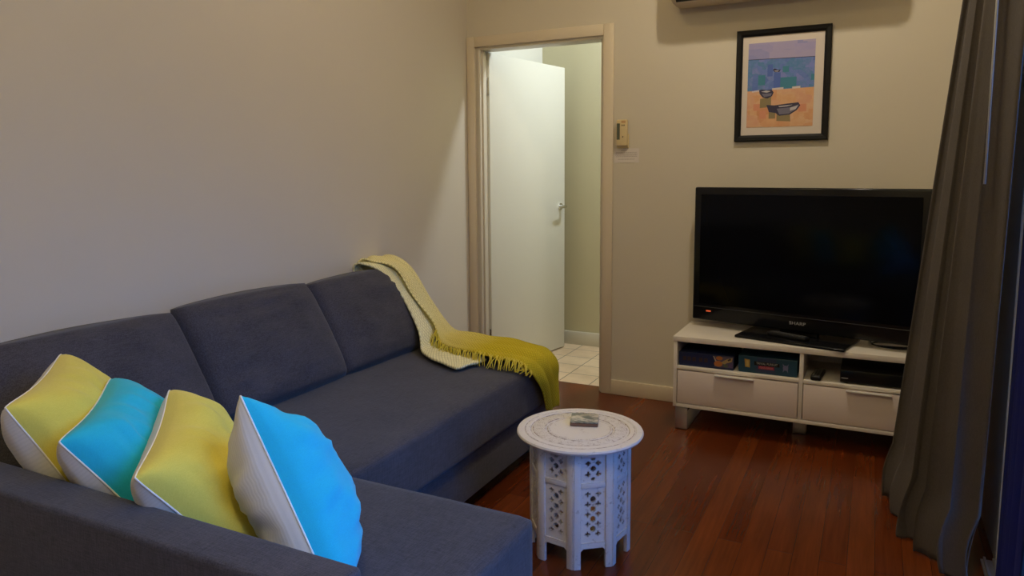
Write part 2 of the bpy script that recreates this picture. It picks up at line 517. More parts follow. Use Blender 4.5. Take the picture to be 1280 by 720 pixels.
# lower storage base and seat platform
obj('storage_base', bx(0.07, SX - 0.025, CHY + 0.01, SY1 + 0.01, 0.055, 0.236, bev=0.012, seg=3), M['sofa'], sofa, 'auto')
obj('seat_cushion', domed(0.08, SX, CHY + 0.003, SY1, 0.240, 0.440, 0.022, 0.008, 1), M['sofa'], sofa, True)
obj('chaise_base', bx(0.07, CX - 0.012, AY + 0.004, CHY - 0.004, 0.055, 0.250, bev=0.012, seg=3), M['sofa'], sofa, 'auto')
obj('chaise_cushion', domed(0.08, CX, AY + 0.004, CHY, 0.236, 0.440, 0.022, 0.010, 2), M['sofa'], sofa, True)
obj('armrest', bx(0.02, CX, SY0, AY, 0.055, 0.655, bev=0.012, seg=4), M['sofa'], sofa, 'auto')
obj('back_frame', bx(0.02, 0.115, AY + 0.002, SY1, 0.055, 0.655, bev=0.012, seg=4), M['sofa'], sofa, 'auto')
for (x, y) in ((0.12, -1.02), (0.86, -1.02), (0.12, -3.08), (1.47, -3.08), (1.47, -2.46)):
    bm = bmesh.new(); lathe(bm, [(0, 0), (0.025, 0), (0.028, 0.056), (0, 0.056)], x, y, 20)
    obj('leg', bm, M['black'], sofa, 'auto', label='short black plastic foot')

def padded(name, corners, T, p=2.0, q=0.5, edge=0.0, pinch=0.06, rc=0.0, mats=None, parent=None, n=28, amp=0.004, seed=0.0, sag=None, split=False, piping=None):
    """corners: A(top-left) B(bottom-left) C(bottom-right) D(top-right) as seen on the front face.
    front offset along normal (B->C) x (B->A)."""
    A, B, Cc, D = [Vector(v) for v in corners]
    nrm = ((Cc - B).cross(A - B)).normalized()
    def base(u, v):
        fu = u * (1 - pinch * (1 - v * v)); fv = v * (1 - pinch * (1 - u * u))
        fu *= 1 - rc * abs(v) ** 7; fv *= 1 - rc * abs(u) ** 7
        s, t = (fu + 1) / 2, (fv + 1) / 2
        return (B * (1 - s) + Cc * s) * (1 - t) + (A * (1 - s) + D * s) * t
    def off(u, v):
        k = max(0.0, (1 - abs(u) ** p) * (1 - abs(v) ** p)) ** q
        return edge + (T - edge) * k
    def warp(t): return math.sin(t * PI / 2) * 0.6 + t * 0.4
    sides = []
    for sgn in (1, -1):
        rows = []
        for j in range(n + 1):
            r = []
            for i in range(n + 1):
                u, v = warp(-1 + 2 * i / n), warp(-1 + 2 * j / n)
                P = base(u, v)
                k = (1 - u ** 2) * (1 - v ** 2)
                w = noise.noise(P * 9 + Vector((seed, 0, sgn))) * amp * min(1, 3 * k) + noise.noise(Vector((u * 2.2, v * 9, seed))) * amp * 0.7 * min(1, 3 * k)
                P = P + nrm * (sgn * (off(u, v) / 2) + w)
                if sag: P = P + sag(u, v)
                r.append(P)
            rows.append(r)
        sides.append(rows)
    obs = []
    def addside(bm, rows, flip):
        uvl = bm.loops.layers.uv.verify()
        g = [[bm.verts.new(pp) for pp in r] for r in rows]
        for j in range(n):
            for i in range(n):
                idx = ((j, i), (j, i + 1), (j + 1, i + 1), (j + 1, i))
                if flip: idx = idx[::-1]
                f = bm.faces.new([g[a][b2] for a, b2 in idx])
                for lp, (a, b2) in zip(f.loops, idx): lp[uvl].uv = (b2 / n, a / n)
        return g
    def rim():
        loop = [(0, i) for i in range(n)] + [(j, n) for j in range(n)] + [(n, i) for i in range(n, 0, -1)] + [(j, 0) for j in range(n, 0, -1)]
        return [((sides[0][a][b2] + sides[1][a][b2]) / 2) for a, b2 in loop]
    if not split:
        bm = bmesh.new()
        g1 = addside(bm, sides[0], False); g2 = addside(bm, sides[1], True)
        loop = [(0, i) for i in range(n)] + [(j, n) for j in range(n)] + [(n, i) for i in range(n, 0, -1)] + [(j, 0) for j in range(n, 0, -1)]
        L = len(loop)
        # rounded side wall
        mid = []
        cen = base(0, 0)
        for k in range(L):
            a1, b1 = loop[k]
            p1, p2 = sides[0][a1][b1], sides[1][a1][b1]
            m_ = (p1 + p2) / 2
            dd = (m_ - cen); dd.normalize()
            mid.append(bm.verts.new(m_ + dd * edge * 0.32))
        for k in range(L):
            k2 = (k + 1) % L
            a1, b1 = loop[k]; a2, b2 = loop[k2]
            bm.faces.new((g1[a1][b1], mid[k], mid[k2], g1[a2][b2]))
            bm.faces.new((mid[k], g2[a1][b1], g2[a2][b2], mid[k2]))
        obs.append(obj(name, bm, mats, parent, True))
    else:
        bm = bmesh.new(); addside(bm, sides[0], False)
        obs.append(obj('front_panel', bm, mats[0], parent, True))
        bm = bmesh.new(); addside(bm, sides[1], True)
        obs.append(obj('back_panel', bm, mats[1], parent, True, label='white ribbed back'))
        r = rim(); bm = bmesh.new(); tube(bm, r + [r[0], r[1]], 0.0023, 6, cap=False)
        obs.append(obj('piping', bm, M['piping'], parent, True, label='thin white piped seam'))
    return obs

# three back cushions leaning on the back frame
def back_cushion(y0, y1, zt, seed, bx_=0.385, tx=0.20, tilt=0):
    # mid-plane corners; front face looks to +x, so left is the +y end
    bxm, txm = bx_ - 0.080, 0.092
    A = (txm, y1 - 0.012, zt - 0.03 + tilt); B = (bxm, y1 - 0.006, 0.452); Cc = (bxm, y0 + 0.006, 0.452); D = (txm, y0 + 0.012, zt - 0.03)
    # order so that normal points to +x
    padded('back_cushion', (D, Cc, B, A), 0.18, p=2.8, q=0.5, edge=0.075, pinch=0.0, rc=0.035, mats=M['sofa'], parent=sofa, n=30, amp=0.012, seed=seed)
back_cushion(-2.965, -2.262, 0.84, 3.1)
back_cushion(-2.258, -1.605, 0.85, 8.4)
back_cushion(-1.600, -0.965, 0.84, 15.7)

# ------------------------------------------------------------------ throw pillows
def pillow(A, B, Cc, D, front, label, seed, T=0.20, sag=None, q=0.40, p=2.2):
    c = (Vector(A) + Vector(B) + Vector(Cc) + Vector(D)) / 4
    t = thing('throw_pillow', label, 'pillow', (c.x, c.y, min(A[2], B[2], Cc[2], D[2])), 0, 'scatter cushions leaning along the chaise arm')
    padded('pillow', (A, B, Cc, D), T, p=p, q=q, rc=0.03, edge=0.004, pinch=0.09, mats=(front, M['ribbed']), parent=t, n=36, amp=0.016, seed=seed, sag=sag, split=True)
    return t
PILL = [
    ((0.35, -2.80, 0.827), (0.626, -3.095, 0.805), (0.775, -2.985, 0.480), (0.52, -2.68, 0.50), 'yellow', 'yellow scatter cushion with white piping, furthest left on the chaise', 1.0),
    ((0.548, -2.80, 0.784), (0.806, -3.095, 0.758), (0.99, -2.97, 0.475), (0.73, -2.66, 0.50), 'blue', 'turquoise scatter cushion squeezed between the two yellow ones', 5.0),
    ((0.765, -2.80, 0.783), (1.035, -3.095, 0.724), (1.195, -2.96, 0.470), (0.93, -2.64, 0.50), 'yellow', 'yellow scatter cushion leaning between the small turquoise and the large blue cushion', 9.0),
]
for A, B, Cc, D, m_, lab, sd in PILL:
    pillow(A, B, Cc, D, M[m_], lab, sd, T=0.19, q=0.45, p=3.0)
# the big one stands on edge
pillow((1.165, -2.95, 0.868), (1.44, -2.985, 0.476), (1.19, -2.70, 0.468), (1.07, -2.78, 0.705), M['blue'],
       'large bright blue scatter cushion nearest the chaise end, showing its ribbed white back', 14.0, T=0.21, q=0.5)

# ------------------------------------------------------------------ throw blanket
def knit(name, c_top, c_bot, z0, z1, sc=90):
    m, nt, b = mat_base(name)
    tc = N(nt, 'ShaderNodeTexCoord'); sep = N(nt, 'ShaderNodeSeparateXYZ')
    nt.links.new(tc.outputs['UV'], sep.inputs[0])
    mr = N(nt, 'ShaderNodeMapRange'); mr.inputs[1].default_value = z0; mr.inputs[2].default_value = z1
    nt.links.new(sep.outputs[1], mr.inputs[0])
    base = mixc(nt, mr.outputs[0], c_top, c_bot)
    w1 = N(nt, 'ShaderNodeTexWave', wave_type='BANDS', bands_direction='DIAGONAL')
    mp = N(nt, 'ShaderNodeMapping'); mp.inputs['Scale'].default_value = (0.42, 1.6, 1)
    nt.links.new(tc.outputs['UV'], mp.inputs[0]); nt.links.new(mp.outputs[0], w1.inputs[0])
    w1.inputs['Scale'].default_value = sc / 4; w1.inputs['Distortion'].default_value = 1.5
    mp2 = N(nt, 'ShaderNodeMapping'); mp2.inputs['Scale'].default_value = (-0.42, 1.6, 1)
    w2 = N(nt, 'ShaderNodeTexWave', wave_type='BANDS', bands_direction='DIAGONAL')
    nt.links.new(tc.outputs['UV'], mp2.inputs[0]); nt.links.new(mp2.outputs[0], w2.inputs[0])
    w2.inputs['Scale'].default_value = sc / 4; w2.inputs['Distortion'].default_value = 1.5
    h = math_n(nt, 'MULTIPLY', w1.outputs['Fac'], w2.outputs['Fac'])
    col = mixc(nt, 0.6, base, ramp(nt, h, [(0.0, (0.62, 0.6, 0.5)), (0.35, (1.08, 1.08, 1.05))]), 'MULTIPLY')
    nt.links.new(col, b.inputs['Base Color'])
    b.inputs['Roughness'].default_value = 0.95; b.inputs['Specular IOR Level'].default_value = 0.1
    bump(nt, b, h, 0.6, 0.003)
    return m
PALE, MUST = (0.72, 0.62, 0.24), (0.62, 0.49, 0.032)
M['throw'] = knit('ombre_knit', (0.94, 0.84, 0.42), MUST, 0.34, 0.62, 150)
M['throwpale'] = knit('pale_cream_knit', (0.88, 0.83, 0.52), (0.88, 0.83, 0.54), 0, 1, 70)
M['fringe'] = plain('mustard_yarn', (0.66, 0.54, 0.06), 0.95)

def strip(stations, nv=90, nu=22, rip=0.004, seed=0, thick=0.006, folds=3.0):
    """stations: list of (t, left, right) 3D edge points; Catmull interpolated"""
    def cat(pts, s):
        k = s * (len(pts) - 1); i = min(int(k), len(pts) - 2); f = k - i
        p = [pts[max(0, i - 1)], pts[i], pts[i + 1], pts[min(len(pts) - 1, i + 2)]]
        return 0.5 * ((2 * p[1]) + (p[2] - p[0]) * f + (2 * p[0] - 5 * p[1] + 4 * p[2] - p[3]) * f * f + (3 * p[1] - p[0] - 3 * p[2] + p[3]) * f ** 3)
    Ls = [Vector(s[0]) for s in stations]; Rs = [Vector(s[1]) for s in stations]
    rows = []
    for j in range(nv + 1):
        s = j / nv
        l, r = cat(Ls, s), cat(Rs, s)
        l2, r2 = cat(Ls, min(1, s + 0.01)), cat(Rs, min(1, s + 0.01)); l0, r0 = cat(Ls, max(0, s - 0.01)), cat(Rs, max(0, s - 0.01))
        tan = ((l2 + r2) - (l0 + r0)); nrm = tan.cross(r - l).normalized()
        if nrm.z < -0.05 or (abs(nrm.z) <= 0.3 and nrm.x < 0): nrm = -nrm
        row = []
        for i in range(nu + 1):
            u = i / nu
            P = l.lerp(r, u)
            w = rip * (1.2 * abs(math.sin(PI * folds * u + 1.3 * math.sin(3 * s + seed))) + 1.5 * noise.noise(Vector((u * 3, s * 9, seed))))
            P = P + nrm * (0.004 + max(0, w))
            row.append(P)
        rows.append(row)
    bm = bmesh.new(); uvl = bm.loops.layers.uv.verify()
    g = [[bm.verts.new(p) for p in r] for r in rows]
    for j in range(nv):
        for i in range(nu):
            idx = ((j, i), (j, i + 1), (j + 1, i + 1), (j + 1, i))
            f = bm.faces.new([g[a2][b2] for a2, b2 in idx])
            for lp, (a2, b2) in zip(f.loops, idx): lp[uvl].uv = (b2 / nu, a2 / nv)
    return bm, rows

throw = thing('throw_blanket', 'fringed knitted throw fading from cream to mustard yellow, over the sofa end', 'blanket', (0.5, -1.05, 0.45))
under = [((0.006, -1.15, 0.68), (0.006, -0.985, 0.68)), ((0.018, -1.16, 0.825), (0.018, -0.985, 0.825)), ((0.085, -1.16, 0.842), (0.085, -0.985, 0.842)), ((0.165, -1.13, 0.80), (0.165, -1.0, 0.80)),
         ((0.255, -1.11, 0.69), (0.255, -0.98, 0.69)), ((0.365, -1.15, 0.55), (0.365, -0.97, 0.55)), ((0.415, -1.20, 0.468), (0.43, -0.97, 0.468)),
         ((0.52, -1.285, 0.460), (0.55, -1.05, 0.460)), ((0.64, -1.345, 0.458), (0.66, -1.13, 0.458)), ((0.715, -1.378, 0.456), (0.765, -1.20, 0.456))]
bm, _ = strip(under, seed=2, rip=0.003, folds=2)
o = obj('folded_underlayer', bm, M['throwpale'], throw, True, label='cream chunky knit end folded under')
sm = o.modifiers.new('thickness', 'SOLIDIFY'); sm.thickness = 0.010; sm.offset = 1
over = [((0.008, -1.13, 0.68), (0.008, -0.97, 0.68)), ((0.020, -1.12, 0.834), (0.020, -0.955, 0.830)), ((0.085, -1.11, 0.852), (0.085, -0.940, 0.850)), ((0.175, -1.07, 0.815), (0.175, -0.945, 0.810)),
        ((0.270, -1.065, 0.69), (0.262, -0.935, 0.68)), ((0.375, -1.06, 0.565), (0.36, -0.905, 0.55)), ((0.44, -1.09, 0.487), (0.43, -0.885, 0.484)),
        ((0.56, -1.165, 0.478), (0.56, -0.875, 0.476)), ((0.70, -1.20, 0.474), (0.70, -0.885, 0.476)), ((0.84, -1.22, 0.472), (0.84, -0.915, 0.478)),
        ((0.945, -1.225, 0.462), (0.945, -0.950, 0.470)), ((0.985, -1.20, 0.425), (0.990, -0.965, 0.43)), ((0.992, -1.15, 0.35), (0.998, -0.97, 0.35)), ((0.990, -1.085, 0.24), (0.998, -0.975, 0.235))]
bm, rows = strip(over, nv=130, seed=7, rip=0.013, folds=3.0)
o = obj('knitted_layer', bm, M['throw'], throw, True, label='ombre knit layer running to mustard')
sm = o.modifiers.new('thickness', 'SOLIDIFY'); sm.thickness = 0.008; sm.offset = 1
bm = bmesh.new()
rng = random.Random(3)
for j in range(54, 110):
    for rep in range(2):
        e = rows[j][0]; inn = rows[j][2]
        d = (e - inn); d.z = 0; d.normalize()
        d = (d + Vector((rng.uniform(-0.1, 0.9), 0, 0))).normalized()
        L = rng.uniform(0.05, 0.085)
        s0 = rows[j][1] + Vector((0, 0, 0.006))
        zf = 0.452 if e.x < 0.93 else min(0.452, e.z)
        p1 = s0 + d * L * 0.5; p1.z = max(zf + 0.006, s0.z - 0.008)
        p2 = s0 + d * L + Vector((rng.uniform(-0.01, 0.01), 0, 0)); p2.z = zf + 0.003
        tube(bm, [s0, p1, p2], [0.0026, 0.0024, 0.0018], 5)
obj('fringe', bm, M['fringe'], throw, True, kind='stuff', label='knotted yarn fringe')

# ------------------------------------------------------------------ carved side table
TH = 0.42
tab = thing('side_table', 'round white-washed carved side table on a fretwork octagonal base', 'table', (TC[0], TC[1], 0), math.radians(284.6))
TM = Matrix.Translation((TC[0], TC[1], 0))
bm = bmesh.new()
lathe(bm, [(0, TH - 0.020), (0.200, TH - 0.020), (0.212, TH - 0.015), (0.216, TH - 0.008), (0.213, TH - 0.002), (0.207, TH), (0.193, TH - 0.0005), (0.190, TH - 0.003),
           (0.187, TH - 0.0005), (0.171, TH - 0.0005), (0.168, TH - 0.0035), (0.165, TH - 0.0035), (0.160, TH - 0.0005), (0.119, TH - 0.0005), (0.116, TH - 0.0035), (0.112, TH - 0.0035), (0.109, TH - 0.001), (0, TH - 0.001)], 0, 0, 96)
ot = obj('table_top', bm, M['wwtop'], tab, 'auto'); ot.location = (0, 0, 0); ot.matrix_parent_inverse = Matrix()
RB = 0.176; ap = RB * math.cos(PI / 8); side = 2 * RB * math.sin(PI / 8)
HT = TH - 0.0205
def plus_hole(x, z, cx, cz, s):
    dx, dz = abs(x - cx), abs(z - cz)
    return (dx < s * 0.34 and dz < s) or (dz < s * 0.34 and dx < s)
def in_hole(x, z):
    # upper square window group centred z=0.335
    c0 = 0.340
    if math.hypot(x, z - c0) < 0.0085: return True
    for sx in (-1, 1):
        for sz in (-1, 1):
            if plus_hole(x, z, sx * 0.017, c0 + sz * 0.0185, 0.0088): return True
    for sz in (-1, 1):
        if abs(x) < 0.0075 - abs(z - (c0 + sz * 0.034)) * 0.8 and abs(z - (c0 + sz * 0.034)) < 0.006: return True
    # lower tall group
    for k in range(5):
        zz = 0.118 + k * 0.034
        for sx in (-1, 1):
            if plus_hole(x, z, sx * 0.0175, zz, 0.0088): return True
        if k < 4 and math.hypot(x, z - zz - 0.017) < 0.0095: return True
    return False
def fret_panel(M4, w, z0, z1):
    """thin panel with real cut-outs, built from a fine lattice"""
    bm = bmesh.new(); st = 0.0022
    nx = int(w / st); nz = int((z1 - z0) / st); st_x = w / nx; st_z = (z1 - z0) / nz
    keep = [[not in_hole(-w / 2 + (i + 0.5) * st_x, z0 + (k + 0.5) * st_z) for i in range(nx)] for k in range(nz)]
    V = {}
    def vert(i, k, d):
        if (i, k, d) not in V:
            V[(i, k, d)] = bm.verts.new(M4 @ Vector((-w / 2 + i * st_x, (-0.004 if d == 0 else 0.004), z0 + k * st_z)))
        return V[(i, k, d)]
    for k in range(nz):
        for i in range(nx):
            if not keep[k][i]: continue
            bm.faces.new((vert(i, k, 0), vert(i + 1, k, 0), vert(i + 1, k + 1, 0), vert(i, k + 1, 0)))
            bm.faces.new((vert(i, k + 1, 1), vert(i + 1, k + 1, 1), vert(i + 1, k, 1), vert(i, k, 1)))
            for (di, dk, e) in ((-1, 0, ((i, k), (i, k + 1))), (1, 0, ((i + 1, k + 1), (i + 1, k))), (0, -1, ((i + 1, k), (i, k))), (0, 1, ((i, k + 1), (i + 1, k + 1)))):
                ii, kk = i + di, k + dk
                if 0 <= ii < nx and 0 <= kk < nz and keep[kk][ii]: continue
                (a1, b1), (a2, b2) = e
                bm.faces.new((vert(a1, b1, 0), vert(a2, b2, 0), vert(a2, b2, 1), vert(a1, b1, 1)))
    return bm
ph0 = math.radians(284.6)
for k in range(8):
    am = ph0 + (k + 0.5) * PI / 4
    # local frame: x along side, y inwards
    ex = Vector((-math.sin(am), math.cos(am), 0)); ey = Vector((-math.cos(am), -math.sin(am), 0))
    o_ = Vector((TC[0], TC[1], 0)) - ey * ap
    M4 = Matrix(((ex.x, ey.x, 0, o_.x), (ex.y, ey.y, 0, o_.y), (0, 0, 1, 0), (0, 0, 0, 1)))
    frame = bmesh.new()
    hs = side / 2 - 0.0018
    for s in (-1, 1):    # half stiles meeting at the corner; they run down as the legs
        x0, x1 = sorted((s * hs, s * (hs - 0.024)))
        box(frame, x0, x1, 0, 0.014, 0.0, HT, bev=0.0015, M=M4)
    box(frame, -hs + 0.0245, hs - 0.0245, 0.001, 0.013, HT - 0.022, HT, bev=0.001, M=M4)
    box(frame, -hs + 0.0245, hs - 0.0245, 0.001, 0.013, 0.276, 0.294, bev=0.001, M=M4)
    # bottom rail with notched corners
    zb, zt = 0.062, 0.090
    xr = hs - 0.0245
    prof = [(-xr, zb), (-xr, zt), (xr, zt), (xr, zb), (xr - 0.008, zb + 0.008), (-xr + 0.008, zb + 0.008)]
    poly(frame, [M4 @ Vector((x, 0.001, z)) for x, z in prof], ey, 0.012)
    fr_o = obj('side_frame', frame, M['ww'], tab, 'auto')
    bm = fret_panel(M4 @ Matrix.Translation((0, 0.009, 0)), 2 * xr + 0.002, zt - 0.002, HT - 0.02)
    obj('fretwork_panel', bm, M['ww'], tab, False)

# coaster stack
def marble():
    m, nt, b = mat_base('green_grey_stone')
    n = noise_n(nt, coords(nt, scale=(1, 2.2, 1)), 22, 5, 0.6)
    nt.links.new(ramp(nt, n, [(0.40, (0.15, 0.17, 0.15)), (0.52, (0.27, 0.27, 0.23)), (0.60, (0.62, 0.56, 0.48))]), b.inputs['Base Color'])
    b.inputs['Roughness'].default_value = 0.3
    return m
co = thing('coaster', 'square marbled stone coaster with brown edge lying on the carved side table', 'coaster', (1.393, -1.632, TH), math.radians(14))
CM = Matrix.Translation((1.393, -1.636, TH)) @ Matrix.Rotation(math.radians(18), 4, 'Z')
obj('cork_base', bx(-0.048, 0.048, -0.048, 0.048, 0, 0.011, bev=0.003, M=CM), plain('brown_cork', (0.20, 0.11, 0.075), 0.8), co, 'auto', label='brown base')
obj('stone_top', bx(-0.048, 0.048, -0.048, 0.048, 0.0112, 0.016, bev=0.002, M=CM), marble(), co, 'auto')

# ------------------------------------------------------------------ TV cabinet
cab = thing('tv_cabinet', 'low white laminate television cabinet with two drawers and open shelves', 'cabinet', (2.0, -0.22, 0))
X0, X1, XM = 1.405, 2.615, 2.001
F, BK = -0.42, -0.022
bm = bmesh.new()
W = 0.018
def cb(*a): box(bm, *a, bev=0.0012)
cb(X0 - 0.003, X1 + 0.003, F - 0.003, BK, 0.450, 0.476)
cb(X0, X0 + W, F, BK, 0.116, 0.4495); cb(X1 - W, X1, F, BK, 0.116, 0.4495)
cb(XM - W / 2, XM + W / 2, F + 0.0005, BK, 0.134, 0.4495)
cb(X0 + W, X1 - W, F, BK, 0.116, 0.133)
cb(X0 + W, XM - W / 2, F + 0.0005, BK, 0.309, 0.325); cb(XM + W / 2, X1 - W, F + 0.0005, BK, 0.309, 0.325)
cb(X0 + W, X1 - W, BK - 0.006, BK - 0.001, 0.134, 0.4495)
obj('carcass', bm, M['white_lam'], cab, 'auto')
for xa, xb, hc in ((X0 + W, XM - W / 2, 1.70), (XM + W / 2, X1 - W, 2.285)):
    d = obj('drawer', bx(xa + 0.003, xb - 0.003, F + 0.001, BK - 0.03, 0.137, 0.304, bev=0.0012), M['drawerfront'], cab, 'auto')
    bm = bmesh.new()
    box(bm, hc - 0.092, hc + 0.092, F - 0.018, F + 0.0005, 0.2995, 0.3025, bev=0.0006)
    box(bm, hc - 0.092, hc + 0.092, F - 0.020, F - 0.017, 0.2965, 0.3025, bev=0.0006)
    obj('handle', bm, M['pull'], d, 'auto', label='slim aluminium edge pull')
for xc, yf in ((1.448, F + 0.002), (1.988, -0.235), (2.572, F + 0.002)):
    bm = bmesh.new()
    box(bm, xc - 0.03, xc + 0.03, yf, yf + 0.006, 0.0, 0.1155, bev=0.001)
    if yf < -0.3:
        box(bm, xc - 0.03, xc + 0.03, -0.075, -0.069, 0.0, 0.1155, bev=0.001)
        box(bm, xc - 0.03, xc + 0.03, yf, -0.069, 0.0, 0.006, bev=0.001)
        box(bm, xc - 0.03, xc + 0.03, yf, -0.069, 0.1095, 0.1155, bev=0.001)
    else:
        box(bm, xc - 0.03, xc + 0.03, yf + 0.054, yf + 0.06, 0.0, 0.1155, bev=0.001)
        box(bm, xc - 0.03, xc + 0.03, yf + 0.0, yf + 0.06, 0.0, 0.006, bev=0.001)
    obj('leg', bm, M['alu'], cab, 'auto', label='square looped grey metal leg')

# ------------------------------------------------------------------ television
TA = math.radians(-12.5)
TVC = Vector((1.965, -0.222, 0.476))
TVM = Matrix.Translation(TVC) @ Matrix.Rotation(TA, 4, 'Z')
tv = thing('television', 'large flat black widescreen television turned towards the sofa on the white cabinet', 'television', TVC, TA)
HW = 0.546; TB, TT = 0.036, 0.732   # heights above cabinet
bm = bmesh.new()
box(bm, -HW, HW, -0.020, 0.030, TB, TT, bev=0.008, seg=3, M=TVM)
box(bm, -HW * 0.75, HW * 0.75, 0.030, 0.060, TB + 0.10, TT - 0.12, bev=0.012, M=TVM)
obj('housing', bm, M['blackgloss'], tv, 'auto')
bm = bmesh.new(); box(bm, -HW + 0.036, HW - 0.036, -0.0215, -0.0202, TB + 0.088, TT - 0.036, M=TVM)
obj('screen', bm, M['screen'], tv)
bm = bmesh.new()
box(bm, -HW + 0.004, HW - 0.004, -0.0245, -0.0203, TB + 0.070, TB + 0.0725, bev=0.0008, M=TVM)
obj('bezel_strip', bm, plain('grey_trim_line', (0.05, 0.05, 0.055), 0.25), tv)
bm = bmesh.new()
box(bm, -0.255, 0.255, -0.165, 0.115, 0.0005, 0.014, bev=0.005, seg=3, M=TVM)
obj('stand_base', bm, M['blackgloss'], tv, 'auto')
bm = bmesh.new(); box(bm, -0.09, 0.09, -0.005, 0.04, 0.014, 0.12, bev=0.006, M=TVM)
obj('stand_neck', bm, M['blackgloss'], tv, 'auto')
obj('indicator_light', bx(-HW + 0.078, -HW + 0.104, -0.0232, -0.0203, TB + 0.047, TB + 0.054, bev=0.0008, M=TVM), plain('orange_indicator', (0.8, 0.12, 0.03), 0.4, emis=(1.0, 0.16, 0.05), es=0.35), tv, label='small orange lit indicator')

def text(name, body, size, mat, Mx, parent=None, depth=0.0004, align='CENTER', xs=1.0):
    cu = bpy.data.curves.new(name, 'FONT'); cu.body = body; cu.size = size; cu.align_x = align; cu.align_y = 'CENTER'; cu.extrude = depth
    tmp = bpy.data.objects.new(name + '_src', cu); COL.objects.link(tmp)
    bpy.context.view_layer.update()
    dg = bpy.context.evaluated_depsgraph_get()
    me = bpy.data.meshes.new_from_object(tmp.evaluated_get(dg))
    bpy.data.objects.remove(tmp)
    me.transform(Mx @ Matrix.Diagonal((xs, 1, 1, 1)))
    me.materials.clear(); me.materials.append(mat); me.name = name
    o = link(bpy.data.objects.new(name, me))
    if parent is not None:
        o.parent = parent; o.matrix_parent_inverse = parent_world(parent).inverted()
    return o
FR = Matrix.Rotation(PI / 2, 4, 'X')
text('brand_lettering', 'SHARP', 0.022, plain('silver_lettering', (0.6, 0.6, 0.6), 0.3, 0.6), TVM @ Matrix.Translation((0.0, -0.0206, TB + 0.040)) @ FR, tv, xs=1.2)

# cable coil behind / beside the stand
bm = bmesh.new()
pts = [(2.27, -0.10, 0.482)]
for i in range(90):
    t = i / 89 * 2 * PI * 2.3
    pts.append((2.375 + 0.085 * math.cos(PI + t) * (1 + 0.05 * math.sin(t * 3)), -0.215 + 0.055 * math.sin(PI + t), 0.4805 + 0.004 * (i / 89) + 0.002 * math.sin(t * 2.3)))
pts += [(2.50, -0.22, 0.482), (2.56, -0.24, 0.482), (2.60, -0.16, 0.482)]
tube(bm, pts, 0.0033, 8)
tag(obj('power_cable', bm, M['black'], None, True), 'thin black cable loosely coiled on the right of the white cabinet top', 'cable')

def remote(name, label, loc, rz, w, l, h, nb, extra=None, grid_mat=None):
    t = thing(name, label, 'remote control', loc, rz)
    Mx = Matrix.Translation(loc) @ Matrix.Rotation(rz, 4, 'Z')
    obj('case', bx(-w / 2, w / 2, -l / 2, l / 2, 0.0003, h, bev=h * 0.3, seg=3, M=Mx), M['black'], t, 'auto')
    for i in range(3):
        for j in range(nb):
            x = (i - 1) * w * 0.27; y = -l * 0.4 + l * 0.8 * j / (nb - 1)
            bm = bmesh.new(); box(bm, x - w * 0.08, x + w * 0.08, y - 0.003, y + 0.003, h - 0.001, h + 0.0012, bev=0.0005, M=Mx)
            obj('button', bm, grid_mat or M['btngrey'], t)
    return t
remote('remote_control', 'long slim black remote control lying on the television stand foot', (1.925, -0.292, 0.4905), TA + math.radians(78), 0.045, 0.20, 0.018, 11)
remote('remote_control', 'short chunky black remote control on the open shelf beside the black player box', (2.068, -0.335, 0.3255), math.radians(-4), 0.046, 0.16, 0.024, 8, M['black'])

# set top box in the right hand shelf
stb = thing('media_player', 'flat black media player box in the right shelf of the cabinet', 'media player', (2.345, -0.25, 0.3255))
obj('case', bx(2.165, 2.53, -0.400, -0.14, 0.331, 0.388, bev=0.003), M['black'], stb, 'auto')
obj('front_panel', bx(2.168, 2.527, -0.4035, -0.4003, 0.334, 0.385, bev=0.001), M['blackgloss'], stb, 'auto')
obj('badge', bx(2.170, 2.198, -0.4045, -0.4036, 0.3495, 0.3535), plain('pale_badge', (0.35, 0.35, 0.35), 0.4), stb, label='small pale grey badge')
for x in (2.19, 2.505):
    for y in (-0.38, -0.17):
        bm = bmesh.new(); lathe(bm, [(0, 0.3255), (0.01, 0.3255), (0.01, 0.331), (0, 0.331)], x, y, 12)
        obj('rubber_foot', bm, M['black'], stb)

# board games
g1 = thing('board_game', 'dark blue board game box with orange artwork in the left shelf', 'board game', (1.56, -0.27, 0.3255), 0, 'board games in the left shelf')
nav = plain('navy_card', (0.010, 0.020, 0.085), 0.4); tealm = plain('teal_card', (0.012, 0.065, 0.12), 0.4)
obj('box_base', bx(1.4285, 1.692, -0.397, -0.16, 0.3257, 0.352, bev=0.001), nav, g1)
obj('box_lid', bx(1.427, 1.6935, -0.3985, -0.158, 0.334, 0.395, bev=0.0015), nav, g1)
yf = -0.3987
def flat(pts, mat, name, parent, y, lab=None, d=0.0006):
    bm = bmesh.new(); poly(bm, [(x, y, z) for x, z in pts], (0, -1, 0), d); return obj(name, bm, mat, parent, label=lab)
def ell(cx, cz, rx, rz, n=18, a0=0): return [(cx + rx * math.cos(2 * PI * k / n + a0), cz + rz * math.sin(2 * PI * k / n + a0)) for k in range(n)]
orange = plain('orange_ink', (0.50, 0.17, 0.04), 0.5); ochre = plain('ochre_ink', (0.42, 0.30, 0.12), 0.5)
cream = plain('cream_ink', (0.48, 0.40, 0.34), 0.5); purple = plain('purple_ink', (0.14, 0.08, 0.18), 0.5); rust = plain('rust_ink', (0.06, 0.030, 0.03), 0.5); grn = plain('green_ink', (0.10, 0.13, 0.08), 0.5)
flat([(1.596, 0.389), (1.690, 0.391), (1.690, 0.337), (1.60, 0.337), (1.604, 0.36)], plain('dusky_ink', (0.10, 0.08, 0.14), 0.5), 'artwork_panel', g1, yf, 'multicoloured cartoon picture')
